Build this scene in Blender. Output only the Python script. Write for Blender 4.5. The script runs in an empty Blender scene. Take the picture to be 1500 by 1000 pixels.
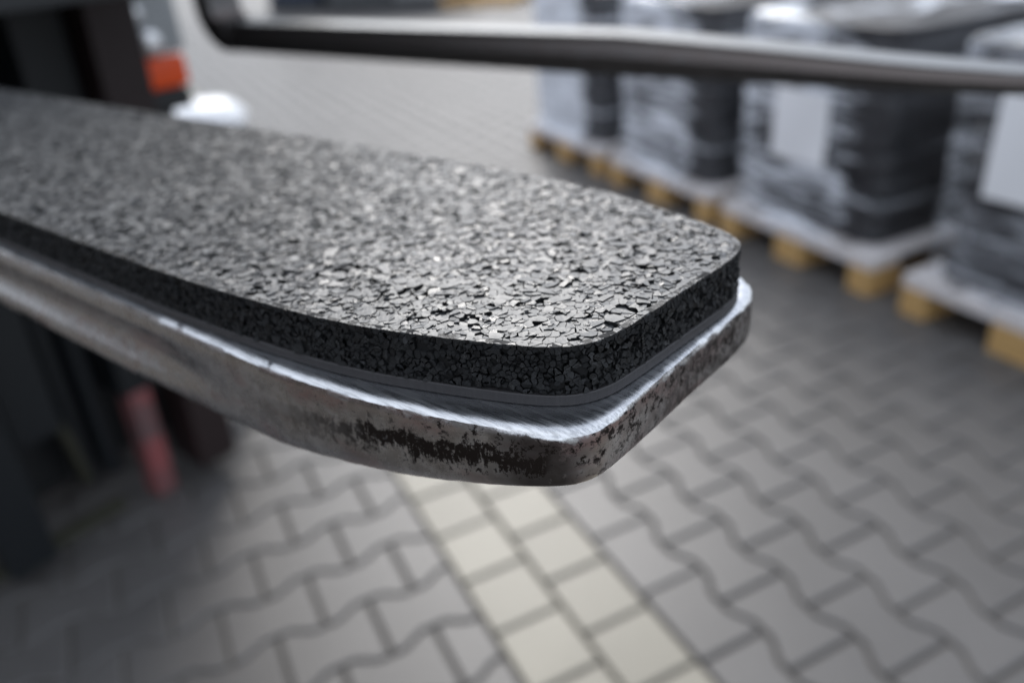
import bpy, bmesh, math, random
from mathutils import Vector, Matrix, noise
random.seed(11)
PI = math.pi
sc = bpy.context.scene
COL = sc.collection

# ------------------------------------------------------------------ camera
CAM = Vector((-0.559137, -1.030467, 1.320445))
RV = Vector((0.890785, -0.448323, -0.074224)); UV = Vector((0.274036, 0.399667, 0.874740)); DV = Vector((0.362502, 0.799545, -0.478874))
cam_data = bpy.data.cameras.new('camera'); cam = bpy.data.objects.new('camera', cam_data); COL.objects.link(cam)
mw = Matrix((( RV.x, UV.x, -DV.x, CAM.x), (RV.y, UV.y, -DV.y, CAM.y), (RV.z, UV.z, -DV.z, CAM.z), (0, 0, 0, 1)))
cam.matrix_world = mw
cam_data.sensor_width = 36.0; cam_data.lens = 28.08
cam_data.clip_start = 0.01; cam_data.clip_end = 500
cam_data.dof.use_dof = True; cam_data.dof.focus_distance = 0.272; cam_data.dof.aperture_fstop = 4.1
sc.camera = cam

# ------------------------------------------------------------------ sky, sun, exposure
SUN_EL = math.radians(42); SUN_AZ = math.radians(23)      # azimuth from +Y towards +X
world = bpy.data.worlds.new('World'); sc.world = world; world.use_nodes = True
wn = world.node_tree.nodes; wl = world.node_tree.links; wn.clear()
wo = wn.new('ShaderNodeOutputWorld'); bg = wn.new('ShaderNodeBackground'); bg.inputs['Strength'].default_value = 0.15
sky = wn.new('ShaderNodeTexSky'); sky.sky_type = 'NISHITA'; sky.sun_disc = False
sky.sun_elevation = SUN_EL; sky.sun_rotation = SUN_AZ; sky.air_density = 1.0; sky.dust_density = 2.0; sky.ozone_density = 1.0
tc = wn.new('ShaderNodeTexCoord'); mp = wn.new('ShaderNodeMapping'); mp.inputs['Scale'].default_value = (1, 1, 2.2)
nz = wn.new('ShaderNodeTexNoise'); nz.inputs['Scale'].default_value = 2.3; nz.inputs['Detail'].default_value = 6; nz.inputs['Roughness'].default_value = .55
rp = wn.new('ShaderNodeMapRange'); rp.inputs['From Min'].default_value = .38; rp.inputs['From Max'].default_value = .62
rp.inputs['To Min'].default_value = .55; rp.inputs['To Max'].default_value = 1.0
mx = wn.new('ShaderNodeMix'); mx.data_type = 'RGBA'; mx.inputs[7].default_value = (7.0, 7.6, 8.6, 1)
wl.new(tc.outputs['Generated'], mp.inputs['Vector']); wl.new(mp.outputs[0], nz.inputs['Vector']); wl.new(nz.outputs['Fac'], rp.inputs['Value'])
wl.new(rp.outputs[0], mx.inputs[0]); wl.new(sky.outputs[0], mx.inputs[6]); wl.new(mx.outputs[2], bg.inputs['Color']); wl.new(bg.outputs[0], wo.inputs[0])
sun_d = bpy.data.lights.new('sun', 'SUN'); sun_d.energy = 2.2; sun_d.angle = math.radians(22); sun_d.color = (1, .97, .93)
sun = bpy.data.objects.new('sun', sun_d); COL.objects.link(sun)
sdir = Vector((math.sin(SUN_AZ) * math.cos(SUN_EL), math.cos(SUN_AZ) * math.cos(SUN_EL), math.sin(SUN_EL)))
sun.rotation_euler = sdir.to_track_quat('Z', 'Y').to_euler(); sun.location = (0, 0, 8)
sc.view_settings.view_transform = 'Standard'; sc.view_settings.look = 'None'; sc.view_settings.exposure = 0.1; sc.view_settings.gamma = 1.0
sc.view_settings.use_curve_mapping = False
sc.cycles.max_bounces = 8; sc.cycles.transparent_max_bounces = 16

# ------------------------------------------------------------------ helpers
def tag(o, label=None, cat=None, group=None, kind=None):
    if label: o['label'] = label
    if cat: o['category'] = cat
    if group: o['group'] = group
    if kind: o['kind'] = kind
    return o

def empty(name, parent=None, loc=(0, 0, 0), rz=0.0):
    o = bpy.data.objects.new(name, None); COL.objects.link(o); o.location = loc; o.rotation_euler = (0, 0, rz); o.parent = parent
    o.empty_display_size = .05
    return o

def mesh_obj(name, verts, faces, mat, parent=None, smooth=False, mats=None, fmat=None):
    me = bpy.data.meshes.new(name); me.from_pydata([tuple(v) for v in verts], [], faces); me.update()
    if mat: me.materials.append(mat)
    if smooth: me.polygons.foreach_set('use_smooth', [True] * len(me.polygons))
    o = bpy.data.objects.new(name, me); COL.objects.link(o); o.parent = parent
    return o

class MB:
    """collects boxes, tubes and lofts for one mesh"""
    def __init__(s): s.bm = bmesh.new()
    def box(s, x0, x1, y0, y1, z0, z1, bev=0.0, M=None, seg=2):
        b = bmesh.new(); r = bmesh.ops.create_cube(b, size=1)
        for v in b.verts: v.co = Vector((x0 + (v.co.x + .5) * (x1 - x0), y0 + (v.co.y + .5) * (y1 - y0), z0 + (v.co.z + .5) * (z1 - z0)))
        if bev: bmesh.ops.bevel(b, geom=b.edges[:], offset=bev, segments=seg, profile=.7, affect='EDGES')
        s._add(b, M)
    def cyl(s, p0, p1, r0, r1=None, n=20, cap=True):
        r1 = r0 if r1 is None else r1
        p0 = Vector(p0); p1 = Vector(p1); q = (p1 - p0).to_track_quat('Z', 'Y').to_matrix(); L = (p1 - p0).length
        b = bmesh.new(); bmesh.ops.create_cone(b, cap_ends=cap, segments=n, radius1=r0, radius2=r1, depth=L)
        s._add(b, Matrix.Translation((p0 + p1) / 2) @ q.to_4x4())
    def tube(s, pts, r, n=10):
        pts = [Vector(p) for p in pts]; rings = []
        for i, p in enumerate(pts):
            d = (pts[min(i + 1, len(pts) - 1)] - pts[max(i - 1, 0)]).normalized(); q = d.to_track_quat('Z', 'Y').to_matrix()
            rings.append([s.bm.verts.new(p + q @ Vector((r * math.cos(2 * PI * k / n), r * math.sin(2 * PI * k / n), 0))) for k in range(n)])
        for a, b in zip(rings, rings[1:]):
            for k in range(n): s.bm.faces.new((a[k], a[(k + 1) % n], b[(k + 1) % n], b[k]))
        s.bm.faces.new(rings[0][::-1]); s.bm.faces.new(rings[-1])
    def lathe(s, prof, n=32, M=None):
        b = bmesh.new(); rings = []
        for r, z in prof: rings.append([b.verts.new((r * math.cos(2 * PI * k / n), r * math.sin(2 * PI * k / n), z)) for k in range(n)])
        for a, c in zip(rings, rings[1:]):
            for k in range(n): b.faces.new((a[k], a[(k + 1) % n], c[(k + 1) % n], c[k]))
        b.faces.new(rings[0][::-1]); b.faces.new(rings[-1])
        s._add(b, M)
    def _add(s, b, M=None):
        if M is not None: bmesh.ops.transform(b, matrix=M, verts=b.verts)
        me = bpy.data.meshes.new('tmp'); b.to_mesh(me); b.free(); s.bm.from_mesh(me); bpy.data.meshes.remove(me)
    def build(s, name, mat, parent=None, smooth=False):
        bmesh.ops.recalc_face_normals(s.bm, faces=s.bm.faces)
        me = bpy.data.meshes.new(name); s.bm.to_mesh(me); s.bm.free(); me.materials.append(mat)
        if smooth:
            me.polygons.foreach_set('use_smooth', [True] * len(me.polygons)); me.set_sharp_from_angle(angle=math.radians(35))
        o = bpy.data.objects.new(name, me); COL.objects.link(o); o.parent = parent
        return o

class Mat:
    """small wrapper round a node material"""
    def __init__(s, name, col=(.5, .5, .5), rough=.5, metal=0.0, spec=.5):
        s.m = bpy.data.materials.new(name); s.m.use_nodes = True; s.t = s.m.node_tree; s.n = s.t.nodes; s.l = s.t.links
        s.b = s.n['Principled BSDF']
        s.set('Base Color', (*col, 1)); s.set('Roughness', rough); s.set('Metallic', metal); s.set('Specular IOR Level', spec)
        s._tc = None
    def set(s, k, v): s.b.inputs[k].default_value = v
    def tc(s):
        if not s._tc: s._tc = s.n.new('ShaderNodeTexCoord')
        return s._tc.outputs['Object']
    def coord(s, scale=(1, 1, 1), rot=(0, 0, 0)):
        m = s.n.new('ShaderNodeMapping'); m.inputs['Scale'].default_value = scale; m.inputs['Rotation'].default_value = rot; s.l.new(s.tc(), m.inputs['Vector']); return m.outputs[0]
    def noise(s, scale, detail=4, rough=.55, vec=None, dist=0.0):
        n = s.n.new('ShaderNodeTexNoise'); n.inputs['Scale'].default_value = scale; n.inputs['Detail'].default_value = detail
        n.inputs['Roughness'].default_value = rough; n.inputs['Distortion'].default_value = dist
        s.l.new(vec if vec is not None else s.tc(), n.inputs['Vector']); return n.outputs['Fac']
    def vor(s, scale, feature='F1', vec=None):
        n = s.n.new('ShaderNodeTexVoronoi'); n.feature = feature; n.inputs['Scale'].default_value = scale
        s.l.new(vec if vec is not None else s.tc(), n.inputs['Vector']); return n.outputs[0]
    def rng(s, v, a, b, c=0.0, d=1.0):
        n = s.n.new('ShaderNodeMapRange')
        for i, x in enumerate((a, b, c, d)): n.inputs[i + 1].default_value = x
        s.l.new(v, n.inputs[0]); return n.outputs[0]
    def math(s, op, a, b=0.0):
        n = s.n.new('ShaderNodeMath'); n.operation = op
        for i, x in enumerate((a, b)):
            if isinstance(x, (int, float)): n.inputs[i].default_value = x
            else: s.l.new(x, n.inputs[i])
        return n.outputs[0]
    def mix(s, f, a, b):
        n = s.n.new('ShaderNodeMix'); n.data_type = 'RGBA'
        for i, x in ((0, f), (6, a), (7, b)):
            if isinstance(x, tuple): n.inputs[i].default_value = (*x, 1)
            elif isinstance(x, (int, float)): n.inputs[i].default_value = x
            else: s.l.new(x, n.inputs[i])
        return n.outputs[2]
    def xyz(s):
        n = s.n.new('ShaderNodeSeparateXYZ'); s.l.new(s.tc(), n.inputs[0]); return n.outputs
    def link(s, out, k): s.l.new(out, s.b.inputs[k])
    def bump(s, h, strength=.3, dist=.001, normal=None):
        n = s.n.new('ShaderNodeBump'); n.inputs['Strength'].default_value = strength; n.inputs['Distance'].default_value = dist
        s.l.new(h, n.inputs['Height'])
        if normal is not None: s.l.new(normal, n.inputs['Normal'])
        s.l.new(n.outputs[0], s.b.inputs['Normal']); return n.outputs[0]
    def rand(s):
        n = s.n.new('ShaderNodeObjectInfo'); return n.outputs['Random']
    def attr(s, name):
        n = s.n.new('ShaderNodeAttribute'); n.attribute_name = name; return n.outputs['Fac']

# ------------------------------------------------------------------ materials
def paver_mat(name, c0, c1, use_attr):
    m = Mat(name, rough=.62, spec=.5)
    t = m.attr('tone') if use_attr else m.rand()
    geo = m.n.new('ShaderNodeNewGeometry').outputs['Position']
    a = m.noise(3.0, 5, .6, geo); b = m.noise(600, 3, .6, geo)
    base = m.mix(t, c0, c1)
    dark = tuple(x * .62 for x in c0)
    base = m.mix(m.rng(a, .45, .75, 0, .5), base, dark)
    base = m.mix(m.rng(b, .3, .75, 0, .45), base, tuple(min(1, x * 1.35) for x in c1))
    m.link(base, 'Base Color'); m.link(m.rng(b, .3, .7, .34, .52), 'Roughness'); m.bump(b, .25, .0006)
    return m.m
GREY0, GREY1 = (.084, .080, .077), (.108, .103, .099)
CREAM0, CREAM1 = (.178, .165, .130), (.232, .215, .170)
M_paver = paver_mat('grey_concrete', GREY0, GREY1, False)
M_paver_field = paver_mat('grey_concrete_field', GREY0, GREY1, True)
M_cream = paver_mat('cream_concrete', CREAM0, CREAM1, False)
M_cream_field = paver_mat('cream_concrete_field', CREAM0, CREAM1, True)
m = Mat('joint_sand', (.075, .068, .06), .95); m.link(m.mix(m.noise(150, 3), (.058, .052, .045), (.12, .11, .095)), 'Base Color'); M_sand = m.m
m = Mat('far_paving', (.2, .2, .2), .62)
v = m.coord((1, 1, 1))
br = m.n.new('ShaderNodeTexBrick'); br.inputs['Scale'].default_value = 1; br.inputs['Brick Width'].default_value = .2; br.inputs['Row Height'].default_value = .144
br.inputs['Mortar Size'].default_value = .006; br.inputs['Color1'].default_value = (*GREY0, 1); br.inputs['Color2'].default_value = (*GREY1, 1); br.inputs['Mortar'].default_value = (.06, .058, .055, 1)
m.l.new(v, br.inputs['Vector']); m.link(m.mix(m.rng(m.noise(.6, 4), .4, .7, 0, .3), br.outputs[0], (.09, .088, .086)), 'Base Color'); m.set('Roughness', .48); M_far = m.m

def rubber_mat(name, lo, hi, r0, r1, bumpk, spc=.65):
    m = Mat(name, lo, .4, spec=spc)
    geo = m.n.new('ShaderNodeNewGeometry').outputs['Random Per Island']
    n1 = m.noise(900, 4, .6); n2 = m.noise(260, 3, .6)
    m.link(m.mix(m.math('MULTIPLY', geo, m.rng(n1, .35, .7, .4, 1.3)), lo, hi), 'Base Color')
    m.link(m.math('ADD', m.rng(geo, 0, 1, r0, r1), m.rng(n2, .3, .7, -.06, .06)), 'Roughness')
    m.bump(m.math('ADD', n1, m.math('MULTIPLY', n2, .6)), bumpk, .0005)
    return m.m
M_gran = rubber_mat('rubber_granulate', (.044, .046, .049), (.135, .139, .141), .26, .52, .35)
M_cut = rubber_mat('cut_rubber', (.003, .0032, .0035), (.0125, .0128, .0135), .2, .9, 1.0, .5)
M_core = Mat('black_binder', (.006, .006, .006), .8).m
m = Mat('grey_rubber_sheet', (.085, .083, .088), .55)
x, y, z = m.xyz()
w = m.noise(1.0, 2, .5, m.coord((1500, 1500, 60))); m.bump(w, .35, .0005); m.link(m.mix(w, (.028, .026, .027), (.052, .049, .05)), 'Base Color'); M_sheet = m.m

def steel_mat(name, stains_and_reflection=True):
    m = Mat(name, (.5, .49, .48), .3, 1.0)
    x, y, z = m.xyz()
    s1 = m.noise(1.0, 4, .6, m.coord((70, 2400, 900), (0, 0, .42)))          # long dragged scratches
    s2 = m.noise(1.0, 3, .6, m.coord((50, 900, 900), (0, 0, .16)))
    fine = m.noise(1600, 4, .7); mid = m.noise(160, 5, .65); mid2 = m.noise(60, 5, .7)
    sc_ = m.math('ADD', m.math('MULTIPLY', s1, .55), m.math('MULTIPLY', s2, .45))
    geo = m.n.new('ShaderNodeNewGeometry'); sp = m.n.new('ShaderNodeSeparateXYZ'); m.l.new(geo.outputs['Normal'], sp.inputs[0]); nz = sp.outputs[2]
    up = m.rng(m.math('ADD', nz, m.rng(mid, .3, .7, -.26, .26)), .24, .40)
    edge = m.math('MULTIPLY', up, m.rng(m.math('ADD', nz, m.rng(s2, .38, .62, .015, -.015)), .995, .90))                          # the rubbed bright arris
    base_side = m.mix(m.rng(mid, .35, .7), (.62, .58, .555), (.90, .87, .85))
    if stains_and_reflection:
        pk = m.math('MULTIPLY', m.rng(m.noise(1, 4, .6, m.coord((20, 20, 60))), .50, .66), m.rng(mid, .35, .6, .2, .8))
        base_side = m.mix(pk, base_side, (.62, .42, .40))  # pink patches: red paint residue, plus red reflection painted into the side colour
        dn = m.math('ADD', m.math('MULTIPLY', m.noise(1.0, 6, .72, m.coord((420, 420, 130)), 1.6), .45), m.math('MULTIPLY', m.noise(190, 7, .8), .55))
        wob = m.math('MULTIPLY', m.math('SUBTRACT', mid2, .5), .016)
        tilt = m.math('MULTIPLY', m.math('ADD', x, .20), -.05)
        pos = m.math('ADD', m.math('ADD', z, wob), tilt)
        band = m.math('MULTIPLY', m.rng(pos, -.0535, -.0415), m.rng(pos, -.0335, -.0375))
        k1 = m.rng(m.math('ADD', dn, m.math('MULTIPLY', band, .20)), .615, .665)
        k1 = m.math('MULTIPLY', k1, m.math('MULTIPLY', m.rng(x, -.275, -.205), m.rng(y, .182, .170)))
        sp2 = m.rng(m.math('ADD', m.noise(260, 6, .75), m.rng(x, -.30, -.14, -.10, .065)), .555, .63)
        sp2 = m.math('MULTIPLY', sp2, m.math('MAXIMUM', m.rng(pos, -.048, -.040), m.rng(x, -.17, -.14, 0, .8)))
        tip = m.math('MULTIPLY', m.math('MULTIPLY', m.rng(x, -.168, -.142), m.rng(y, .1830, .1735)), m.rng(mid2, .30, .44))
        endf = m.math('MULTIPLY', m.rng(y, .195, .235), m.rng(m.noise(1, 6, .75, m.coord((260, 260, 160))), .38, .58, .30, .92))
        dk = m.math('MAXIMUM', m.math('MAXIMUM', k1, sp2), m.math('MAXIMUM', m.math('MULTIPLY', tip, .88), endf))
        dk = m.math('MULTIPLY', dk, m.rng(x, -.30, -.25))
        base_side = m.mix(dk, base_side, (.045, .036, .032))
        rside = m.math('ADD', m.rng(mid, .3, .7, .20, .34), m.math('MULTIPLY', dk, .28))
        base_top = m.mix(m.rng(sc_, .50, .70), (.56, .58, .61), (.84, .84, .84)); rtop = m.rng(s2, .35, .65, .24, .34)
        base_edge = m.mix(m.rng(s2, .38, .60), (.55, .55, .55), (.86, .86, .86))
        base_top = m.mix(edge, base_top, base_edge)
    else:
        base_side = m.mix(.85, base_side, (.03, .03, .032)); rside = m.rng(mid, .3, .7, .35, .5)
        base_top = m.mix(m.rng(sc_, .42, .62), (.16, .17, .175), (.30, .305, .31)); rtop = m.rng(sc_, .4, .6, .34, .48)
        base_top = m.mix(edge, base_top, (.13, .112, .104))
    m.link(m.mix(up, base_side, base_top), 'Base Color')
    mr = m.n.new('ShaderNodeMix'); mr.data_type = 'FLOAT'; m.l.new(up, mr.inputs[0]); m.l.new(rside, mr.inputs[2]); m.l.new(rtop, mr.inputs[3]); m.link(mr.outputs[0], 'Roughness')
    h = m.math('ADD', m.math('MULTIPLY', sc_, .5), m.math('ADD', m.math('MULTIPLY', fine, .12), m.math('MULTIPLY', mid, .8)))
    m.bump(h, .24, .0006)
    return m.m
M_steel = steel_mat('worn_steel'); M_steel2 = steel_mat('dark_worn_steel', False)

M_black = Mat('black_paint', (.012, .013, .014), .5).m
M_blue = Mat('blue_black_paint', (.007, .009, .011), .5).m
M_redblack = Mat('dark_red_paint', (.020, .011, .011), .5).m
m = Mat('red_paint', (.3, .06, .06), .5); m.link(m.mix(m.rng(m.noise(9, 5, .7), .42, .6), (.30, .085, .085), (.14, .085, .085)), 'Base Color'); M_red = m.m
M_olive = Mat('olive_metal', (.035, .034, .021), .6).m
M_tyre = Mat('tyre_rubber', (.018, .018, .018), .75).m
M_body = Mat('truck_red', (.30, .02, .018), .35).m
M_chrome = Mat('chrome', (.7, .7, .7), .15, 1.0).m
m = Mat('orange_lens', (.85, .085, .006), .2); m.set('Coat Weight', .8); M_orange = m.m
m = Mat('lamp_glass', (.35, .37, .38), .12, 0.0); m.set('Coat Weight', 1.0); M_lamp = m.m
M_reflector = Mat('lamp_reflector', (.92, .92, .92), .25, .6).m
m = Mat('pine_wood', (.55, .36, .15), .7)
g = m.noise(1, 5, .6, m.coord((8, 90, 90))); m.link(m.mix(m.rng(g, .3, .7), (.62, .40, .16), (.45, .27, .10)), 'Base Color'); m.bump(g, .3, .001); M_wood = m.m
m = Mat('pale_boards', (.55, .48, .42), .7)
g = m.noise(1, 5, .6, m.coord((90, 8, 90))); m.link(m.mix(m.rng(g, .3, .7), (.74, .70, .69), (.60, .56, .54)), 'Base Color'); M_board = m.m
m = Mat('black_goods', (.02, .021, .024), .55); m.link(m.mix(m.noise(8, 3), (.014, .015, .018), (.035, .034, .038)), 'Base Color'); M_goods = m.m
m = Mat('paper', (.90, .91, .93), .7); M_paper = m.m
m = Mat('white_plastic', (.93, .94, .95), .3); m.bump(m.noise(14, 4), .5, .02); M_white = m.m

def film_mat(a0, a1):
    m = Mat('stretch_film', (.86, .90, .97), .2, spec=.9)
    f1 = m.noise(1, 5, .6, m.coord((1.4, 1.8, 6), (.55, 0, 0)), .8); f2 = m.noise(1, 4, .6, m.coord((2, 5, 34), (.6, .1, 0)), .5); r = m.rand()
    v_ = m.math('ADD', m.math('MULTIPLY', f1, .5), m.math('MULTIPLY', f2, .5))
    geo = m.n.new('ShaderNodeNewGeometry'); sp = m.n.new('ShaderNodeSeparateXYZ'); m.l.new(geo.outputs['Normal'], sp.inputs[0])
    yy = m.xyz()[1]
    cl = m.rng(m.math('ADD', yy, m.math('MULTIPLY', m.math('SUBTRACT', f2, .5), .22)), .17, .23, .07, 1.0)  # clear towards low y: dark corner reflection and gap shade painted by alpha
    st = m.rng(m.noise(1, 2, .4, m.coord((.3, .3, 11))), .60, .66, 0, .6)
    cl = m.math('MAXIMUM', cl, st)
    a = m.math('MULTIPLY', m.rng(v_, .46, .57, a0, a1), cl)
    m.link(a, 'Alpha'); m.bump(v_, .8, .02)
    return m.m
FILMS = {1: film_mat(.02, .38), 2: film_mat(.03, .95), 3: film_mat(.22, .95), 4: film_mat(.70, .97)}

# ------------------------------------------------------------------ ground: real pavers near, material far
P, S = .1443, .200
W = .1605
GAP = .0036
def halfw(t): return P / 2 + .0125 * max(-1, min(1, -1.5 * math.cos(PI * t / .1)))
TS = [-.100, -.073, -.060, -.050, -.040, -.027, .027, .040, .050, .060, .073, .100]
def bone_outline(t0=-.1, t1=.1, flat=False, coarse=False):
    """outline (across, along) of a double-T stone; flat: straight left side"""
    ts = [t for t in ((-.1, -.073, -.027, .027, .073, .1) if coarse else TS) if t0 - 1e-6 <= t <= t1 + 1e-6]
    if ts[0] > t0 + 1e-4: ts = [t0] + ts
    if ts[-1] < t1 - 1e-4: ts = ts + [t1]
    y = lambda t: t + (GAP if t == ts[0] else -GAP if t == ts[-1] else 0)
    right = [(halfw(t) - GAP, y(t)) for t in ts]
    left = [((-P / 2 + GAP) if flat else (-halfw(t) + GAP), y(t)) for t in ts[::-1]]
    if flat: left = [left[0], left[-1]]
    return right + left
def rect_outline(hx, hy): return [(hx - GAP, -hy + GAP), (hx - GAP, hy - GAP), (-hx + GAP, hy - GAP), (-hx + GAP, -hy + GAP)]
def inset(poly, d):
    n = len(poly); out = []
    for i in range(n):
        a = Vector(poly[i - 1]); b = Vector(poly[i]); c = Vector(poly[(i + 1) % n])
        e1 = (b - a).normalized(); e2 = (c - b).normalized(); n1 = Vector((-e1.y, e1.x)); n2 = Vector((-e2.y, e2.x))
        k = (n1 + n2); k = k / max(.4, k.dot(n1)) if k.length > 1e-6 else n1
        out.append((b + k * d)[:])
    return out
def paver_geo(outline, coarse=False):
    levels = [(0.0, -.012 if coarse else -.03), (0.0, -.0045), (.0045, 0.0)]
    vs, fs = [], []; n = len(outline)
    for d, z in levels:
        vs += [(p[0], p[1], z) for p in (inset(outline, d) if d else outline)]
    for L in range(2):
        for i in range(n): fs.append((L * n + i, L * n + (i + 1) % n, (L + 1) * n + (i + 1) % n, (L + 1) * n + i))
    fs.append(tuple(range(2 * n, 3 * n)))
    return vs, fs
GEO = {}
def geo(key, coarse):
    k = (key, coarse)
    if k not in GEO:
        if key == 'bone': o = bone_outline(coarse=coarse)
        elif key == 'bone_edge': o = bone_outline(flat=True, coarse=coarse)
        elif key == 'bone_half': o = bone_outline(t0=0, t1=.1, coarse=coarse)     # centre lies at its inner end
        elif key == 'cream': o = rect_outline(W / 2, .165 / 2)
        GEO[k] = paver_geo(o, coarse)
    return GEO[k]
cells = []       # (kind, x, y, rot)
V0 = 0.0
for k in range(0, 60):          # right of the strip: columns along y
    xc = .233 - .0003 + k * P
    if xc > 9: break
    for j in range(-9, 75):
        yc = .1 + j * S + (.1 if k % 2 == 1 else 0)
        cells.append(('bone_edge' if k == 0 else 'bone', xc, yc, 0))
for k in (0, 1):                # cream strip
    for j in range(-12, 90):
        yc = (.303 - .0825 if k else .066 - .0825) + j * .165
        cells.append(('cream', W / 2 * (1 if k else -1), yc, 0))
for j in range(-14, 95):        # left of the strip: rows along x
    yc = .6453 - P * j * -1 - P * 0
    yc = .6453 - P * (4 - j) if False else .6453 + P * (j - 4)
    odd = (j - 4) % 2
    for i in range(0, 40):
        xc = -W - .1 - i * S - (0 if odd else .1)
        if i == 0 and not odd:
            cells.append(('bone_half', -W, yc, 1))
        cells.append(('bone', xc, yc, 1))
def view(x, y, z=0.0):
    q = Vector((x, y, z)) - CAM; d = q.dot(DV)
    return (750 + 1170 * q.dot(RV) / d, 500 - 1170 * q.dot(UV) / d, d) if d > .05 else (9e9, 9e9, d)
near, fld = [], []
for c in cells:
    X, Y, d = view(c[1], c[2])
    if d > 13.5 or not (-1100 < X < 2600 and -80 < Y < 2200): continue
    hidden = False
    vis = -40 < X < 1540 and -20 < Y < 1050
    # behind the fork in this view, or under the pallets
    if c[1] > 1.75: vis = False
    if Y < 660 and X < 1085 and Y > 130 + .36 * X * .62 and Y < 700: 
        if Y < 380 + .33 * X: vis = False if X < 850 else vis
    (near if vis else fld).append((d, c))
near.sort(key=lambda a: a[0])
near, rest = near[:296], near[296:]
fld = fld + rest
paving = empty('paving'); tag(paving, kind='structure')
meshcache = {}
def place_mesh(kind, mat):
    if kind not in meshcache:
        vs, fs = geo(kind, False); me = bpy.data.meshes.new('paver'); me.from_pydata(vs, [], fs); me.update(); me.materials.append(mat); meshcache[kind] = me
    return meshcache[kind]
def xf(kind, x, y, rot):
    if rot == 0: return x, y, 0.0
    if rot == 1: return x, y, PI / 2
    return x, y, PI / 2         # half stone: local centre end points to -x
for d, (kind, x, y, rot) in near:
    me = place_mesh(kind, M_cream if kind == 'cream' else M_paver)
    o = bpy.data.objects.new('paving_slab' if kind == 'cream' else 'paver', me); COL.objects.link(o); o.parent = paving
    o.location = (x, y, random.uniform(-.001, .001)); o.rotation_euler = (random.uniform(-.004, .004), random.uniform(-.004, .004), PI / 2 if rot else 0)
for matx, sel, nm in ((M_paver_field, lambda k: k != 'cream', 'paver_field'), (M_cream_field, lambda k: k == 'cream', 'paving_slab_field')):
    vs, fs, tone = [], [], []
    for d, (kind, x, y, rot) in fld:
        if not sel(kind): continue
        gv, gf = geo(kind, d > 4); o = len(vs); dz = random.uniform(-.001, .001); t = random.random()
        tx, ty = random.uniform(-.004, .004), random.uniform(-.004, .004)
        for a, b, c in gv:
            if rot: a, b = -b, a
            vs.append((x + a, y + b, c + dz + a * tx + b * ty))
        fs += [tuple(i + o for i in f) for f in gf]; tone += [t] * len(gf)
    o = mesh_obj(nm, vs, fs, matx, paving); tag(o, kind='stuff')
    at = o.data.attributes.new('tone', 'FLOAT', 'FACE'); at.data.foreach_set('value', tone)
o = mesh_obj('sand_bed', [(-9, -4, -.0075), (12, -4, -.0075), (12, 16, -.0075), (-9, 16, -.0075)], [(0, 1, 2, 3)], M_sand); tag(o, kind='structure'); o.name = 'ground_bed'
far = mesh_obj('ground', [(-150, -60, -.014), (150, -60, -.014), (150, 260, -.014), (-150, 260, -.014)], [(0, 1, 2, 3)], M_far); tag(far, kind='structure')
# sheet of paving beyond the modelled stones, butting against them
farp = mesh_obj('yard', [(-9, 11.9, -.003), (-9, 60, -.003), (40, 60, -.003), (40, 3, -.003), (9.2, 3, -.003), (9.2, 11.9, -.003)], [(5, 4, 3, 2, 1, 0)], M_far); tag(farp, kind='structure')

# ------------------------------------------------------------------ fork frame: local x = towards tip, y = across to the right, z up
H0 = .110; K = 1.1818e-3
RZ = math.atan2(-.90610647, .42304971)
FO = Vector((CAM.x, CAM.y, CAM.z - H0 * 1.1818))      # point under the camera in the plane of the pad's top

def resample(pts, step, closed=True):
    out = []; n = len(pts)
    for i in range(n if closed else n - 1):
        a = Vector(pts[i]); b = Vector(pts[(i + 1) % n]); L = (b - a).length; m_ = max(1, int(round(L / (step(a.x) if callable(step) else step))))
        for k in range(m_): out.append(a.lerp(b, k / m_))
    if not closed: out.append(Vector(pts[-1]))
    return out
def normals(loop):
    n = len(loop); out = []
    for i in range(n):
        e = loop[(i + 1) % n] - loop[i - 1]; out.append(Vector((e.y, -e.x)).normalized())
    return out
def smooth_loop(loop, it=2):
    for _ in range(it):
        loop = [(loop[i - 1] + loop[i] * 2 + loop[(i + 1) % len(loop)]) / 4 for i in range(len(loop))]
    return loop
SEND = -1045
# measured plan of the steel tip (mm), near side -> tip -> far side
ST = [(SEND, 124.5), (-300, 124.5), (-215, 124.5), (-182, 127.5), (-168, 129.7), (-151, 133), (-133, 137.6), (-124, 140.5), (-114, 144.2), (-107, 148.5), (-103, 154.5), (-102, 165), (-101.5, 180),
      (-100.8, 210), (-99.5, 238), (-100.5, 252), (-104, 261), (-111, 267.5), (-130, 276), (-170, 286), (-215, 291), (-300, 291), (SEND, 291)]
def interp(x, xs, ys):
    if x <= xs[0]: return ys[0]
    for i in range(1, len(xs)):
        if x <= xs[i]: return ys[i - 1] + (ys[i] - ys[i - 1]) * (x - xs[i - 1]) / (xs[i] - xs[i - 1])
    return ys[-1]
def sstep(a, b, x):
    t = max(0, min(1, (x - a) / (b - a))); return t * t * (3 - 2 * t)

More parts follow.
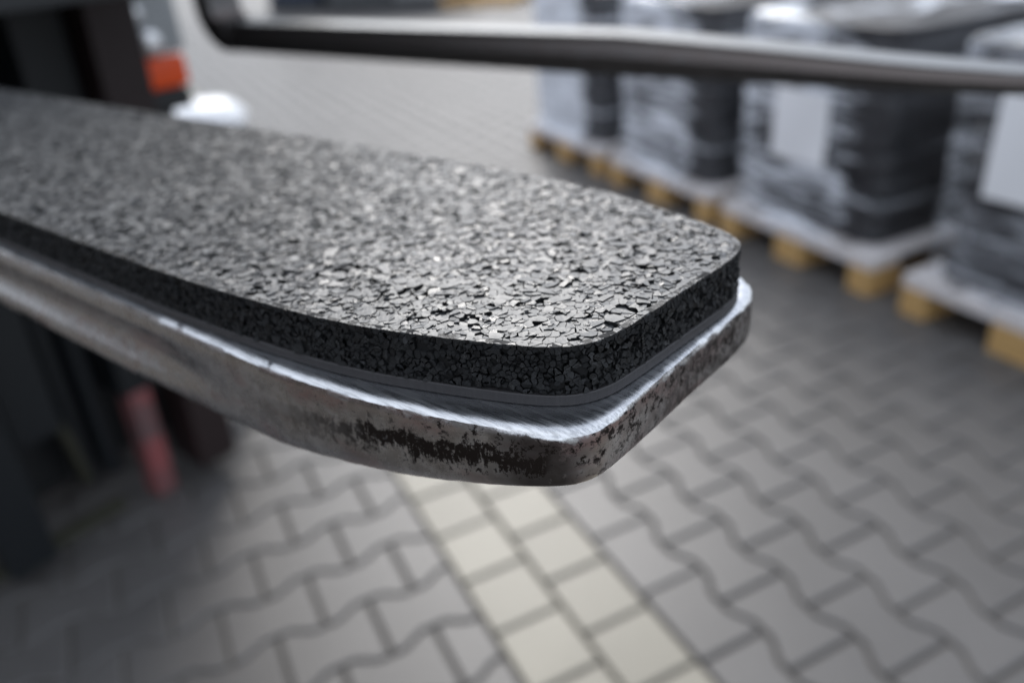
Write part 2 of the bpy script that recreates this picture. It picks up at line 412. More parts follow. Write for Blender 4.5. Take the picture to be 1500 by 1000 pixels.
def blade(name, outline, ztop, zbot, levels, mat, parent, noisek=1.0, sharp=34):
    """levels: list of (fraction of side height from top or mm drop, inset mm as function of s)"""
    loop = resample(outline, lambda s: 2.0 if s > -330 else 8.0); loop = smooth_loop(loop, 2)
    loop = [p for p in loop]
    for p in loop:
        if p.x < SEND + 10: p.x = SEND if p.x < SEND + 4 else p.x
    nr = normals(loop); n = len(loop); vs = []
    for li, (zf, ins, nk) in enumerate(levels):
        for p, q in zip(loop, nr):
            s = p.x; zt, zb = ztop(s), zbot(s)
            nzv = noise.noise(Vector((p.x * .11, p.y * .11, li * 3.1))) * .7 + noise.noise(Vector((p.x * .45, p.y * .45, li * 5.7))) * .45
            i_ = ins(s, p) + nzv * nk * noisek
            z = (zt - zf if zf <= 0 or zf > 1 else zt + (zb - zt) * zf)
            z += (noise.noise(Vector((p.x * .3, p.y * .3, 9 + li))) * .5 * nk * noisek)
            c = p - q * i_
            vs.append((c.x * K, c.y * K, z * K))
    fs = []
    for L in range(len(levels) - 1):
        for i in range(n): fs.append((L * n + i, (L + 1) * n + i, (L + 1) * n + (i + 1) % n, L * n + (i + 1) % n))
    me = bpy.data.meshes.new(name); me.from_pydata(vs, [], fs); bm = bmesh.new(); bm.from_mesh(me); bm.verts.ensure_lookup_table()
    # caps as strips between near and far side at matching s
    for base, flip in ((0, False), ((len(levels) - 1) * n, True)):
        f = bm.faces.new([bm.verts[base + i] for i in (range(n - 1, -1, -1) if flip else range(n))]); bmesh.ops.triangulate(bm, faces=[f])
    bmesh.ops.recalc_face_normals(bm, faces=bm.faces); bm.to_mesh(me); bm.free()
    me.polygons.foreach_set('use_smooth', [True] * len(me.polygons)); me.set_sharp_from_angle(angle=math.radians(sharp))
    me.materials.append(mat); o = bpy.data.objects.new(name, me); COL.objects.link(o); o.parent = parent
    return o
def groove(s, t):       # rolled side further back: the web between two rounded edges
    g_ = sstep(-245, -330, s) if False else 1 - sstep(-330, -235, s)
    return g_
def lv(zf, tipi, backi, nk):
    return (zf, lambda s, p: tipi * (1 - groove(s, 0)) + backi * groove(s, 0), nk)
def cham(p):            # the edge is worn widest at the near corner
    return .8 + 4.2 * math.exp(-((p.x + 106) ** 2 + (p.y - 150) ** 2) / 90.0)
lev1 = [(0.0, lambda s, p: cham(p) + .3, .35), (.5 * 1.0e-9, lambda s, p: cham(p), .5), ]
lev1 = [(0.0, lambda s, p: 12.0, 0), (.006, lambda s, p: 3.6 + cham(p) * .6, .25), (.022, lambda s, p: 1.3 + cham(p) * .55, .4),
        (.05, lambda s, p: .3 + cham(p) * .36 * (1 - groove(s, 0)) + 1.0 * groove(s, 0), .55),
        (.10, lambda s, p: .1 + cham(p) * .05 + .7 * groove(s, 0), .4),
        (.15, lambda s, p: 0.0 + .3 * groove(s, 0), .3),
        (.24, lambda s, p: .3 * groove(s, 0), .2), (.36, lambda s, p: .0 + 3.0 * groove(s, 0), .2), (.48, lambda s, p: 5.4 * groove(s, 0), .2), (.60, lambda s, p: 5.0 * groove(s, 0), .2),
        (.72, lambda s, p: 2.2 * groove(s, 0), .2), (.82, lambda s, p: .2 + .2 * groove(s, 0), .2), (.92, lambda s, p: .6 + .3 * groove(s, 0), .3), (1.0, lambda s, p: 2.2 + 1.5 * groove(s, 0), .3)]
fork1 = empty('fork_tine', None, FO, RZ)
tag(fork1, 'worn bare steel fork tine in the foreground carrying the granulate pad on top', 'fork tine', 'fork tines of the forklift')
zb1 = lambda s: interp(s, [-2000, -320, -222, -160, -100], [-60, -60, -55, -48, -39])
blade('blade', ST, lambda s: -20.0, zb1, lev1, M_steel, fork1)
def shank(parent, mat, n0, n1, ztop, zbot, s_end, dh=22, height=430):
    """heel arc and upright of the tine, butted to the blade"""
    th = ztop - zbot; prof = []
    for k in range(9):
        a = k / 8 * PI / 2; R = dh
        cx, cz = s_end - 2, ztop + R      # centre of the inner bend
        pin = (cx - R * math.sin(a), cz - R * math.cos(a)); pout = (cx - (R + th) * math.sin(a), cz - (R + th) * math.cos(a))
        prof.append((pin, pout))
    pin, pout = prof[-1]; prof.append(((pin[0], height), (pout[0], height)))
    vs = []; fs = []
    for a, b in prof:
        c = 3.0
        dirv = Vector((b[0] - a[0], b[1] - a[1])).normalized()
        a1 = (a[0] + dirv.x * c, a[1] + dirv.y * c); b1 = (b[0] - dirv.x * c, b[1] - dirv.y * c)
        ring = [(a, n0 + c), (a1, n0), (b1, n0), (b, n0 + c), (b, n1 - c), (b1, n1), (a1, n1), (a, n1 - c)]
        vs += [(q[0] * K, nn_ * K, q[1] * K) for q, nn_ in ring]
    for i in range(len(prof) - 1):
        for j in range(8): fs.append((i * 8 + j, i * 8 + (j + 1) % 8, (i + 1) * 8 + (j + 1) % 8, (i + 1) * 8 + j))
    fs.append(tuple(range(8))); fs.append(tuple(range((len(prof) - 1) * 8, len(prof) * 8))[::-1])
    o = mesh_obj('shank', vs, fs, mat, parent, smooth=True); bm = bmesh.new(); bm.from_mesh(o.data); bmesh.ops.recalc_face_normals(bm, faces=bm.faces); bm.to_mesh(o.data); bm.free()
    o.data.set_sharp_from_angle(angle=math.radians(30)); return o
shank(fork1, M_steel2, 125, 290.5, -20, -60, SEND)

fork2 = empty('fork_tine', None, FO, RZ)
tag(fork2, 'bare dark steel fork tine behind, crossing the top of the picture without any pad', 'fork tine', 'fork tines of the forklift')
F2 = [(SEND - 60, 705), (-155, 705), (-100, 709), (-47, 722), (-42, 736), (-40, 741), (-47, 746), (-100, 757), (-155, 762), (SEND - 60, 762)]
z2t = lambda s: interp(s, [-2000, -440, -300, -184, -89], [-10, -11, -18, -25, -29])
z2b = lambda s: interp(s, [-2000, -440, -120], [-51, -48, -44])
SEND -= 60
lev2 = [(0.0, lambda s, p: 7.0, .2), (.13, lambda s, p: 6.6, .2), (.42, lambda s, p: 1.2, .2), (.50, lambda s, p: 0, .1), (.85, lambda s, p: 1.0, .1), (1.0, lambda s, p: 1.6, .1)]
blade('blade', F2, z2t, z2b, lev2, M_steel2, fork2, .4, 12)
shank(fork2, M_steel2, 705.5, 761.5, -10, -51, SEND)
SEND += 60

# ------------------------------------------------------------------ the pad: bonded rubber granulate on a grey base sheet
pad = empty('granulate_pad', None, FO, RZ)
tag(pad, 'thick black pad of bonded rubber granulate on a grey base, lying on the front tine', 'anti-slip pad')
PD = [(-1035, 129), (-281, 128.3), (-244, 129.6), (-214, 131.8), (-194, 133.9), (-175, 137.4), (-151, 144.2), (-130, 151.2), (-119, 156.0), (-112, 162), (-108.2, 170.5), (-106.3, 187), (-104.8, 206),
      (-103, 226), (-102.4, 238), (-103.2, 246), (-106.8, 253), (-113, 257.8), (-126, 263.5), (-138, 267.5), (-154.6, 272), (-172, 277), (-190, 280.5), (-214, 283.5), (-250, 286), (-307, 287), (-1035, 287)]
plan = smooth_loop(resample(PD, lambda s: 3.0 if s > -330 else 12.0), 3)
def hull_halfplanes(poly):
    out = []
    for i in range(len(poly)):
        a = poly[i]; b = poly[(i + 1) % len(poly)]; e = (b - a)
        if e.length < 1e-6: continue
        e.normalize(); out.append((a, Vector((-e.y, e.x))))
    return out
def clip(poly, a, nrm):      # keep side where (p-a).n >= 0
    out = []; n = len(poly)
    for i in range(n):
        p, q = poly[i], poly[(i + 1) % n]; dp = (p[0] - a[0]) * nrm[0] + (p[1] - a[1]) * nrm[1]; dq = (q[0] - a[0]) * nrm[0] + (q[1] - a[1]) * nrm[1]
        if dp >= 0: out.append(p)
        if (dp >= 0) != (dq >= 0):
            t = dp / (dp - dq); out.append((p[0] + (q[0] - p[0]) * t, p[1] + (q[1] - p[1]) * t))
    return out
def voronoi(pts, cell, wrapclip=None):
    """pts [(x,y)], returns polygon per point, clipped against its neighbours"""
    grid = {}
    for i, p in enumerate(pts): grid.setdefault((int(p[0] // cell), int(p[1] // cell)), []).append(i)
    res = []
    for i, p in enumerate(pts):
        gx, gy = int(p[0] // cell), int(p[1] // cell); nb = []
        for a in range(-2, 3):
            for b in range(-2, 3):
                for j in grid.get((gx + a, gy + b), ()):
                    if j != i: nb.append(((pts[j][0] - p[0]) ** 2 + (pts[j][1] - p[1]) ** 2, j))
        nb.sort(); R = cell * 1.6
        poly = [(p[0] - R, p[1] - R), (p[0] + R, p[1] - R), (p[0] + R, p[1] + R), (p[0] - R, p[1] + R)]
        far2 = 4 * 2 * R * R
        for d2, j in nb:
            if d2 > far2: break
            q = pts[j]; mx_, my_ = (p[0] + q[0]) / 2, (p[1] + q[1]) / 2
            poly = clip(poly, (mx_, my_), (p[0] - q[0], p[1] - q[1]))
            if not poly: break
            far2 = 4.02 * max((v_[0] - p[0]) ** 2 + (v_[1] - p[1]) ** 2 for v_ in poly)
        res.append(poly)
    return res
rnd = random.Random(5)
def scatter(x0, x1, y0, y1, rfun, tries):
    """dart throwing with mixed radii"""
    pts = []; grid = {}; c = 3.0
    for _ in range(tries):
        p = (rnd.uniform(x0, x1), rnd.uniform(y0, y1)); r = rfun(p); gx, gy = int(p[0] // c), int(p[1] // c); ok = True; kk = 2
        for a in range(-kk, kk + 1):
            for b in range(-kk, kk + 1):
                for q in grid.get((gx + a, gy + b), ()):
                    if (q[0] - p[0]) ** 2 + (q[1] - p[1]) ** 2 < ((r + q[2]) * .5) ** 2: ok = False; break
                if not ok: break
            if not ok: break
        if ok: grid.setdefault((gx, gy), []).append((p[0], p[1], r)); pts.append(p)
    return pts
def flake(poly, gap, hgt, tilt, depth, top_noise=.0, jag=.35):
    """one torn flake: list of local verts (x,y,z) and faces"""
    n = len(poly); cx = sum(p[0] for p in poly) / n; cy = sum(p[1] for p in poly) / n
    pts = []
    for i in range(n):
        p, q = poly[i], poly[(i + 1) % n]; L = math.hypot(q[0] - p[0], q[1] - p[1])
        if L < .35: continue
        pts.append(p)
        if L > 1.3:
            t = rnd.uniform(.35, .65); ox = rnd.uniform(-jag, jag) * .7; nx, ny = (q[1] - p[1]) / L, -(q[0] - p[0]) / L
            pts.append((p[0] + (q[0] - p[0]) * t + nx * ox, p[1] + (q[1] - p[1]) * t + ny * ox))
    if len(pts) < 3: return None
    out = []; n = len(pts)
    vs = []
    for x_, y_ in pts:
        d = math.hypot(x_ - cx, y_ - cy) + 1e-6; k = max(.3, 1 - gap / d); x1, y1 = cx + (x_ - cx) * k, cy + (y_ - cy) * k
        vs.append((x1, y1, hgt + tilt[0] * (x1 - cx) + tilt[1] * (y1 - cy) + rnd.uniform(-top_noise, top_noise)))
    top = len(vs)
    vs2 = []
    for (x1, y1, z1), (x_, y_) in zip(vs, pts): vs2.append((cx + (x1 - cx) * 1.02, cy + (y1 - cy) * 1.02, z1 - .25))
    vs3 = [(x_, y_, hgt - depth) for x_, y_ in pts]
    allv = vs + vs2 + vs3; fs = [tuple(range(n))]
    for L in range(2):
        for i in range(n): fs.append((L * n + i, (L + 1) * n + i, (L + 1) * n + (i + 1) % n, L * n + (i + 1) % n))
    return allv, fs, (cx, cy)
hp = hull_halfplanes(plan)
def inside(p, m_=0.0): return all((p[0] - a.x) * n_.x + (p[1] - a.y) * n_.y > m_ for a, n_ in hp)
pts = scatter(-1040, -98, 124, 292, lambda p: (rnd.choice((1.2, 1.6, 2.1, 2.8, 3.6, 4.8)) if p[0] > -520 else rnd.choice((1.9, 2.4, 3.2, 4.2))), 150000)
pts = [p for p in pts if inside(p, -2.5)]
polys = voronoi(pts, 4.6)
tops = []
for p, poly in zip(pts, polys):
    if len(poly) < 3: continue
    cl = poly
    if not inside(p, 7):
        for a, n_ in hp:
            if abs((p[0] - a.x) * n_.x + (p[1] - a.y) * n_.y) < 12: cl = clip(cl, (a.x + n_.x * .12, a.y + n_.y * .12), n_)
            if len(cl) < 3: break
    if len(cl) < 3: continue
    ar = abs(sum(cl[i - 1][0] * cl[i][1] - cl[i][0] * cl[i - 1][1] for i in range(len(cl)))) / 2
    if ar < .5: continue
    edge = not inside(p, 3)
    if rnd.random() < .045 and ar < 9 and not edge: continue
    r = rnd.random(); big = ar > 9
    h = -abs(rnd.gauss(0, .2)) if r < .84 else -rnd.uniform(.4, 1.5)
    tl = .026 if big else .058
    if edge: h = -abs(rnd.gauss(0, .1)); tl = .02
    fl = flake(cl, rnd.choice((.03, .06, .10, .16, .26)), h, (rnd.gauss(0, tl), rnd.gauss(0, tl)), .35 if edge else 2.6, .05)
    if not fl: continue
    tops.append((ar, p, fl))
# shards lying over their neighbours
for q_ in range(10500):
    p = (rnd.uniform(-620 if q_ < 4200 else -330, -104), rnd.uniform(130, 285))
    if not inside(p, 3.2): continue
    rr_ = rnd.choice((.7, .9, 1.2, 1.5, 2.0, 2.6) if q_ < 4200 else (.35, .45, .6, .8, 1.0)); el = rnd.uniform(1.0, 2.0); th = rnd.gauss(.9, .7); nn_ = rnd.randint(4, 7); cl = []
    ang = sorted(rnd.uniform(0, 2 * PI) for _k in range(nn_))
    if max((ang[(i + 1) % nn_] - ang[i]) % (2 * PI) for i in range(nn_)) > 2.4: continue
    for a in ang:
        u_, v_ = rr_ * el * math.cos(a), rr_ * math.sin(a); cl.append((p[0] + u_ * math.cos(th) - v_ * math.sin(th), p[1] + u_ * math.sin(th) + v_ * math.cos(th)))
    fl = flake(cl, 0, rnd.uniform(.0, .30), (rnd.gauss(0, .07), rnd.gauss(0, .07)), .7, .03, .2)
    if fl: tops.append((rr_ * rr_ * el * 2, p, fl))
def local_view(s, n_, z_):
    v_ = Matrix.Rotation(RZ, 3, 'Z') @ Vector((s * K, n_ * K, z_ * K)) + FO; return view(*v_)
def score(t):
    X, Y, d = local_view(t[1][0], t[1][1], 0); return t[0] / (d * d) / d if 0 < X < 1500 else 0
tops.sort(key=score, reverse=True)
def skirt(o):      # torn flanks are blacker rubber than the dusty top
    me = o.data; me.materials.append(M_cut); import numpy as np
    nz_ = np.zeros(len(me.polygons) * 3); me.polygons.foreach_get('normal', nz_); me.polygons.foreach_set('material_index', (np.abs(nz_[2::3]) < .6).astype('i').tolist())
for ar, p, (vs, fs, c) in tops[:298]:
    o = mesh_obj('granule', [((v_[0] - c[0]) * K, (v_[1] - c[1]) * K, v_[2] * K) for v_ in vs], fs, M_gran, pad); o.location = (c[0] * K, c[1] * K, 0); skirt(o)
vs_, fs_ = [], []
for ar, p, (vs, fs, c) in tops[298:]:
    o = len(vs_); vs_ += [(a * K, b * K, c_ * K) for a, b, c_ in vs]; fs_ += [tuple(i + o for i in f) for f in fs]
o = mesh_obj('granule_layer', vs_, fs_, M_gran, pad); skirt(o); tag(o, kind='stuff')
# cut side: chips seen in section, wrapped round the outline
per = [0.0]
for i in range(len(plan)): per.append(per[-1] + (plan[(i + 1) % len(plan)] - plan[i]).length)
LP = per[-1]; pn = normals(plan)
import bisect
def on_side(t, off):
    t = t % LP; i = min(len(plan) - 1, bisect.bisect_right(per, t) - 1); f = (t - per[i]) / max(1e-6, per[i + 1] - per[i])
    a, b = plan[i], plan[(i + 1) % len(plan)]; q = pn[i].lerp(pn[(i + 1) % len(plan)], f).normalized(); r = a.lerp(b, f) + q * off
    return r
GH = 16.3
pts = scatter(0, LP, -GH + .3, -.3, lambda p: rnd.choice((.8, 1.0, 1.3, 1.7, 2.3, 3.4)) if p[0] < 1150 else 3.4, 60000)
polys = voronoi(pts, 4.0)
vs_, fs_ = [], []
for p, poly in zip(pts, polys):
    for a, n_ in (((0, -.02), (0, -1)), ((0, -GH), (0, 1))):
        poly = clip(poly, a, n_)
        if len(poly) < 3: break
    if len(poly) < 3: continue
    top = max(q[1] for q in poly) > -.1
    if rnd.random() < (.02 if top else .07): continue
    r = rnd.random(); h = -abs(rnd.gauss(0, .12)) if (r < .6 or top) else -rnd.uniform(.2, 1.5)
    tl = .06 if top else .22
    fl = flake(poly, rnd.uniform(.03, .22) if top else rnd.uniform(.05, .30), h, (rnd.gauss(0, tl), rnd.gauss(0, tl)), 2.2, .03 if top else .09, .15 if top else .5)
    if not fl: continue
    vs, fs, c = fl; o = len(vs_)
    for a, b, c_ in vs:
        r_ = on_side(a, c_); vs_.append((r_.x * K, r_.y * K, max(-GH, min(-.02, b)) * K))
    fs_ += [tuple(i + o for i in f)[::1] for f in fs]
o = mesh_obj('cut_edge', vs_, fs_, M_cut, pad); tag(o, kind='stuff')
def slab(name, loop, off, z0, z1, mat, parent, rim=0.0):
    nr = normals(loop); n = len(loop); vs = []
    for z_, of in ((z1, off - rim), (z1 - rim, off), (z0 + rim, off), (z0, off - rim)) if rim else ((z1, off), (z0, off)):
        vs += [((p.x + q.x * of) * K, (p.y + q.y * of) * K, z_ * K) for p, q in zip(loop, nr)]
    m_ = len(vs) // n; fs = [tuple(range(n))[::1], tuple(range((m_ - 1) * n, m_ * n))[::-1]]
    for L in range(m_ - 1):
        for i in range(n): fs.append((L * n + i, (L + 1) * n + i, (L + 1) * n + (i + 1) % n, L * n + (i + 1) % n))
    o = mesh_obj(name, vs, fs, mat, parent); bm = bmesh.new(); bm.from_mesh(o.data); bmesh.ops.recalc_face_normals(bm, faces=bm.faces); bm.to_mesh(o.data); bm.free(); return o
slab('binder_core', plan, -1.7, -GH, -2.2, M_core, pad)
slab('base_sheet', plan, .15, -19.95, -GH - .02, M_sheet, pad, .3)

# ------------------------------------------------------------------ forklift: mast, carriage, body (local frame, metres, ground at z = -zg)
truck = empty('forklift', None, (CAM.x, CAM.y, 0), RZ)
tag(truck, 'dark forklift front with mast, red rail foot and lamp, standing at the left edge', 'forklift')
def lean(b, x0=-1.80, k=.10):      # tilt about the foot
    return Matrix(((1, 0, k, 0), (0, 1, 0, 0), (0, 0, 1, 0), (0, 0, 0, 1)))
LM = lean(None)
for a, b in ((.78, .885), (.285, .39)):
    m_ = MB(); m_.box(-1.95, -1.80, a, b, .05, 2.3, .006, LM); m_.build('mast_channel', M_redblack if a > .5 else M_blue, truck)
for a, b in ((.66, .765), (.405, .51)):
    m_ = MB(); m_.box(-1.99, -1.86, a, b, .33, 2.3, .006, LM); m_.build('mast_rail', M_blue, truck)
m_ = MB(); m_.box(-1.93, -1.86, .672, .726, .0, .335, .006, LM); m_.build('rail_foot', M_red, truck)
for yc in (.555, .62):
    m_ = MB(); m_.cyl((-1.95, yc, .1), (-1.75, yc, 2.1), .028, n=20); m_.build('lift_cylinder', M_blue, truck, True)
m_ = MB(); m_.box(-2.10, -2.03, -.30, 1.10, .08, 2.1, .01); m_.build('front_plate', M_black, truck)  # front plate enlarged upward and to the left to shade the ground there
m_ = MB(); m_.box(-1.925, -1.895, .10, .60, .0, .03, .004); m_.build('bottom_bar', M_olive, truck)
m_ = MB(); m_.tube([(-1.86, .43, .95), (-1.83, .45, .75), (-1.84, .47, .5), (-1.86, .52, .28), (-1.88, .53, .14)], .012, 10); m_.build('hydraulic_hose', M_olive, truck, True)
m_ = MB(); m_.box(-3.4, -2.11, -.28, 1.08, .25, 1.12, .05); m_.build('body', M_body, truck)
for yc in (.0, 1.0):
    pass
for y0 in (-.22, 1.02):
    w_ = MB(); Mx = Matrix.Translation((-2.45, y0, .30)) @ Matrix.Rotation(PI / 2, 4, 'X')
    w_.lathe([(.16, -.09), (.26, -.10), (.295, -.085), (.30, -.05), (.30, .05), (.295, .085), (.26, .10), (.16, .09)], 40, Mx); t_ = w_.build('tyre', M_tyre, truck, True)
    w_ = MB(); w_.lathe([(.03, -.06), (.15, -.07), (.158, -.085), (.158, .085), (.15, .07), (.03, .06)], 32, Mx); w_.build('rim', M_reflector, t_, True)
m_ = MB(); m_.box(-1.44, -1.405, .05, 1.12, 1.345, 2.0, .006); m_.build('sky_block_plate', M_black, truck)  # solid plate added above the view to block sky and darken the left
for zc in (1.235, 1.62):
    m_ = MB(); m_.box(-1.40, -1.345, .10, 1.10, zc, zc + .11, .006); m_.build('carriage_bar', M_black, truck)
for y0 in (.40, .72):
    m_ = MB(); m_.box(-1.74, -1.40, y0, y0 + .03, 1.30, 1.72, .005); m_.build('carriage_arm', M_black, truck)
for y0 in (.12, 1.04):
    m_ = MB(); m_.tube([(-2.2, y0, 1.1), (-2.15, y0, 1.6), (-2.45, y0, 2.15), (-3.3, y0, 2.2), (-3.4, y0, 1.1)], .03, 10); m_.build('guard_post', M_black, truck, True)
m_ = MB(); m_.box(-3.35, -2.4, .12, 1.04, 2.16, 2.2, .01); m_.build('guard_roof', M_black, truck)
m_ = MB(); m_.box(-1.99, -1.89, .960, 1.098, 1.07, 1.32, .02, seg=3); h_ = m_.build('headlight', M_lamp, truck, True)
for yc, zc, r_ in ((.985, 1.165, .020), (1.008, 1.100, .026)):
    m_ = MB(); m_.lathe([(.002, .012), (r_ * .6, .010), (r_, 0), (r_, -.01), (.002, -.01)], 20, Matrix.Translation((-1.884, yc, zc)) @ Matrix.Rotation(PI / 2, 4, 'Y')); m_.build('reflector', M_reflector, h_, True)
m_ = MB(); m_.box(-1.985, -1.895, .968, 1.090, .992, 1.066, .015, seg=3); m_.build('indicator', M_orange, truck, True)
m_ = MB(); m_.box(-2.0, -1.90, .965, 1.085, .94, .989, .01); m_.build('lamp_bracket', M_black, truck)

# added blocker in trailer shape, unseen at left; darkens that side and tine reflections
t = empty('added_blocker', None, (CAM.x, CAM.y, 0), RZ); tag(t, 'dark brown blocker in trailer shape, added outside the frame to shade the left side', 'light blocker')
m_ = MB(); m_.box(-6.0, -.1, -5.2, -2.7, .95, 3.2, .03); m_.build('blocker_box', Mat('brown_blocker', (.055, .032, .028), .6).m, t)
m_ = MB(); m_.box(-6.0, -.1, -5.1, -2.8, .78, .94, .01); m_.build('blocker_rail', M_black, t)
for xc in (-4.6, -3.4):
    m_ = MB(); m_.lathe([(.25, -.14), (.46, -.15), (.5, -.1), (.5, .1), (.46, .15), (.25, .14)], 36, Matrix.Translation((xc, -3.0, .5)) @ Matrix.Rotation(PI / 2, 4, 'X')); m_.build('tyre', M_tyre, t, True)

# ------------------------------------------------------------------ pallets with wrapped loads, in a row
def make_pallet():
    t = empty('wooden_pallet')
    for i, yc in enumerate((.05, .4, .75)):
        for xc in (.0725, .6, 1.1275):
            m_ = MB(); hw = .05 if i != 1 else .0725; m_.box(xc - .0725, xc + .0725, yc - hw, yc + hw, .022, .1, .003, seg=1); m_.build('block', M_wood, t)
        m_ = MB(); hw = .05 if i != 1 else .0725; m_.box(0, 1.2, yc - hw, yc + hw, 0, .0218, .002, seg=1); m_.build('bottom_board', M_wood, t)
    for xc in (.0725, .6, 1.1275):
        m_ = MB(); m_.box(xc - .0725, xc + .0725, 0, .8, .1003, .122, .002, seg=1); m_.build('stringer_board', M_board, t)
    for yc, hw in ((.0725, .0725), (.2375, .05), (.4, .0725), (.5625, .05), (.7275, .0725)):
        m_ = MB(); m_.box(0, 1.2, yc - hw, yc + hw, .1223, .144, .002, seg=1); m_.build('deck_board', M_board, t)
    return t
def rounded_rect(x0, x1, y0, y1, r, n=5):
    out = []
    for cx, cy, a0 in ((x1 - r, y0 + r, -PI / 2), (x1 - r, y1 - r, 0), (x0 + r, y1 - r, PI / 2), (x0 + r, y0 + r, PI)):
        for k in range(n + 1): a = a0 + k / n * PI / 2; out.append((cx + r * math.cos(a), cy + r * math.sin(a)))
    return out
def make_load(seed, top=.88):
    t = empty('wrapped_load'); r_ = random.Random(seed)
    z_ = .146; k = 0
    while z_ < top - .02:
        h = (top - .148) / 9; dx, dy = r_.uniform(-.012, .012), r_.uniform(-.012, .012); ins = .04
        rr = rounded_rect(.03 + ins + dx, 1.17 - ins + dx, .03 + ins + dy, .77 - ins + dy, .07)
        n = len(rr); vs = [(a, b, z_ + .001) for a, b in rr] + [(a, b, z_ + h - .004) for a, b in rr]
        vs += [(a, b, z_ + h - .001) for a, b in inset(rr, .006)]
        fs = [tuple(range(n))[::-1], tuple(range(2 * n, 3 * n))] + [(L * n + i, L * n + (i + 1) % n, (L + 1) * n + (i + 1) % n, (L + 1) * n + i) for L in (0, 1) for i in range(n)]
        mesh_obj('rubber_slab', vs, fs, M_goods, t); z_ += h
    # film skin: wrinkled, drawn in over the deck boards
    base = rounded_rect(.035, 1.165, .035, .765, .045, 5)
    lp = resample([p for p in base], .02); nr = normals(lp); n = len(lp); zs = [.098, .11, .125, .14, .16] + [.16 + (top + .012 - .16) * i / 30 for i in range(1, 31)]
    vs = []; fs = []
    for zi, zz in enumerate(zs):
        for p, q in zip(lp, nr):
            u_ = noise.noise(Vector((p.x * 2.5 + seed * 7, p.y * 2.5, zz * 9 + p.y * 3 + p.x * 3))) * .006 + noise.noise(Vector((p.x * 9 + seed * 3, p.y * 9, zz * 30 + p.y * 14))) * .005
            bulge = .025 if zz < .15 else 0
            if zi == len(zs) - 1: u_ -= .012
            c = p + q * (u_ + bulge); vs.append((c.x, c.y, zz))
    for L in range(len(zs) - 1):
        for i in range(n): fs.append((L * n + i, L * n + (i + 1) % n, (L + 1) * n + (i + 1) % n, (L + 1) * n + i))
    L0 = (len(zs) - 1) * n; prev = L0
    for k, f in enumerate((.93, .8, .6, .35, .1)):      # top cover
        o_ = len(vs)
        for i in range(n):
            a, b, _ = vs[L0 + i]; a = .6 + (a - .6) * f; b = .4 + (b - .4) * f
            vs.append((a, b, top + .016 + noise.noise(Vector((a * 6 + seed, b * 6, 3))) * .02 + (0.006 if k else 0)))
        for i in range(n): fs.append((prev + i, prev + (i + 1) % n, o_ + (i + 1) % n, o_ + i))
        prev = o_
    fs.append(tuple(prev + i for i in range(n)))
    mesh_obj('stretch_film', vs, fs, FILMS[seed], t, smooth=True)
    return t
rows = [(.0, -.190, 'nearest of the row, at the right edge', 'A'), (.0, .718 + .02, 'second from the right, right of the dark gap', 'B'), (.02, 1.64, '', 'C'), (.03, 2.56, '', 'D')]
txt = {'A': ('pale pallet with ochre blocks nearest the camera at the right edge', 'dark wrapped load nearest the camera, cut off by the right edge'),
       'B': ('pallet with ochre blocks second from the right, left of the dark gap', 'wrapped dark load with a large white sheet, second from the right'),
       'C': ('pallet third from the right, between the sheeted load and the farthest one', 'wrapped load third from the right, hazy film without a sheet'),
       'D': ('farthest pallet of the row, whitish edge beside the open paving', 'farthest wrapped load of the row, pale film, beside open paving')}
proto = make_pallet()
for i, (dx, y0, _, key) in enumerate(rows):
    if i == 0: p_ = proto
    else:
        p_ = proto.copy(); COL.objects.link(p_)
        for ch in proto.children:
            c_ = ch.copy(); COL.objects.link(c_); c_.parent = p_
    p_.location = (1.64 + dx, y0, 0); tag(p_, txt[key][0], 'pallet', 'wooden pallets in a row')
    l_ = make_load(i + 1, .88 + .006 * i); l_.location = (1.64 + dx, y0, 0); tag(l_, txt[key][1], 'wrapped load', 'film-wrapped loads on the pallets')
    if key in 'AB':
        a, b, z0, z1 = ((.31, .60, .46, .76) if key == 'A' else (.285, .545, .40, .66))
        vs = []; fs = []; nx, nz_ = 8, 10; skew = .10 if key == 'A' else .06
        for iz in range(nz_ + 1):
            for ix in range(nx + 1):
                u_ = ix / nx; w_ = iz / nz_; yy = a + (b - a) * u_ - skew * 0 * w_; zz = z0 + (z1 - z0) * w_
                vs.append((.016 + .004 * math.sin(u_ * 4 + w_ * 3), yy, zz))
        for iz in range(nz_):
            for ix in range(nx): k = iz * (nx + 1) + ix; fs.append((k, k + 1, k + nx + 2, k + nx + 1))
        s_ = mesh_obj('paper_sheet', vs, fs, M_paper, l_)

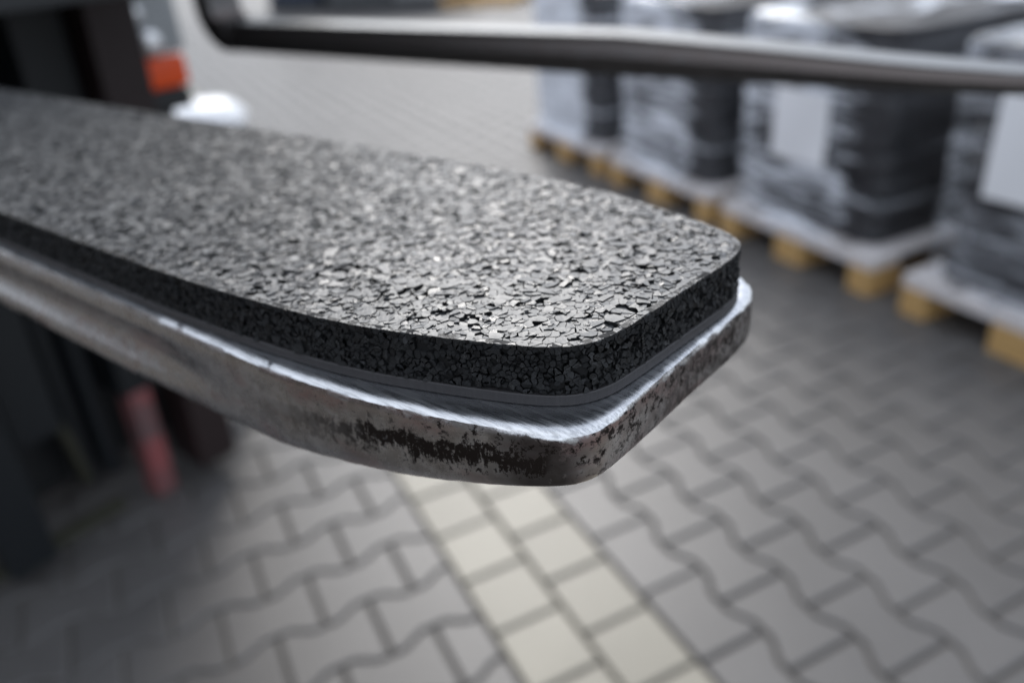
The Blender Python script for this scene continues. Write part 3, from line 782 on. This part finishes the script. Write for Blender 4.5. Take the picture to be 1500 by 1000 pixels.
# ------------------------------------------------------------------ white sack on the paving behind the tine
def sack():
    b = bmesh.new(); bmesh.ops.create_icosphere(b, subdivisions=5, radius=1)
    for v_ in b.verts:
        c = v_.co.copy(); c.z = max(c.z, -.75); k = 1 + .05 * noise.noise(c * 1.6)
        v_.co = Vector((c.x * .34 * k, c.y * .28 * k, (c.z + .75) * .155 * k))
    me = bpy.data.meshes.new('sack'); b.to_mesh(me); b.free(); me.polygons.foreach_set('use_smooth', [True] * len(me.polygons)); me.materials.append(M_white)
    o = bpy.data.objects.new('sack', me); COL.objects.link(o); o.location = (-.04, 5.22, 0); return o
tag(sack(), 'bright white rounded sack lying on the paving beside the forklift', 'sack')

# ------------------------------------------------------------------ far side of the yard
m_ = Mat('navy_paint', (.03, .045, .085), .5).m; M_navy = m_
M_greyp = Mat('grey_paint', (.12, .125, .135), .5).m
M_lightp = Mat('light_grey_paint', (.3, .3, .31), .5).m
def container(x, y, rz, L, Wd, Hh, mat, name, label, cat):
    t = empty(name, None, (x, y, 0), rz); tag(t, label, cat)
    m_ = MB(); m_.box(0, L, 0, Wd, .14, Hh, .01); m_.build('body', mat, t)
    n = int(L / .2)
    for i in range(n + 1):
        m_ = MB(); m_.box(i * (L - .06) / n, i * (L - .06) / n + .05, -.03, -.001, .16, Hh - .05, .004, seg=1); m_.build('rib', mat, t)
    m_ = MB(); m_.box(-.02, L + .02, -.05, Wd, .0, .138, .01); m_.build('base_frame', M_black, t)
    return t
container(2.35, 14.3, math.radians(-52), 1.05, 1.6, 1.6, M_navy, 'waste_container', 'dark blue ribbed container far behind, leftmost at the top edge', 'container')
container(3.05, 13.1, math.radians(-52), 1.25, 1.6, 1.5, M_greyp, 'metal_cabinet', 'dark grey cabinet far behind, right of the blue container', 'cabinet')
container(3.85, 12.1, math.radians(-52), .75, 1.4, 1.3, M_lightp, 'metal_cabinet', 'pale grey cabinet far behind, right of the dark grey one', 'cabinet')
t = empty('wooden_pallet', None, (4.35, 11.35, 0), math.radians(-52)); tag(t, 'small brown wooden pallet lying far behind on the yard', 'pallet')
for yc in (.05, .4, .75):
    m_ = MB(); m_.box(0, 1.2, yc - .05, yc + .05, 0, .022); m_.build('bottom_board', M_wood, t)
    for xc in (.07, .6, 1.13): m_ = MB(); m_.box(xc - .07, xc + .07, yc - .05, yc + .05, .0225, .1); m_.build('block', M_wood, t)
for k in range(6):
    m_ = MB(); m_.box(.0 + k * .22, .1 + k * .22, 0, .8, .1005, .122); m_.build('deck_board', M_wood, t)
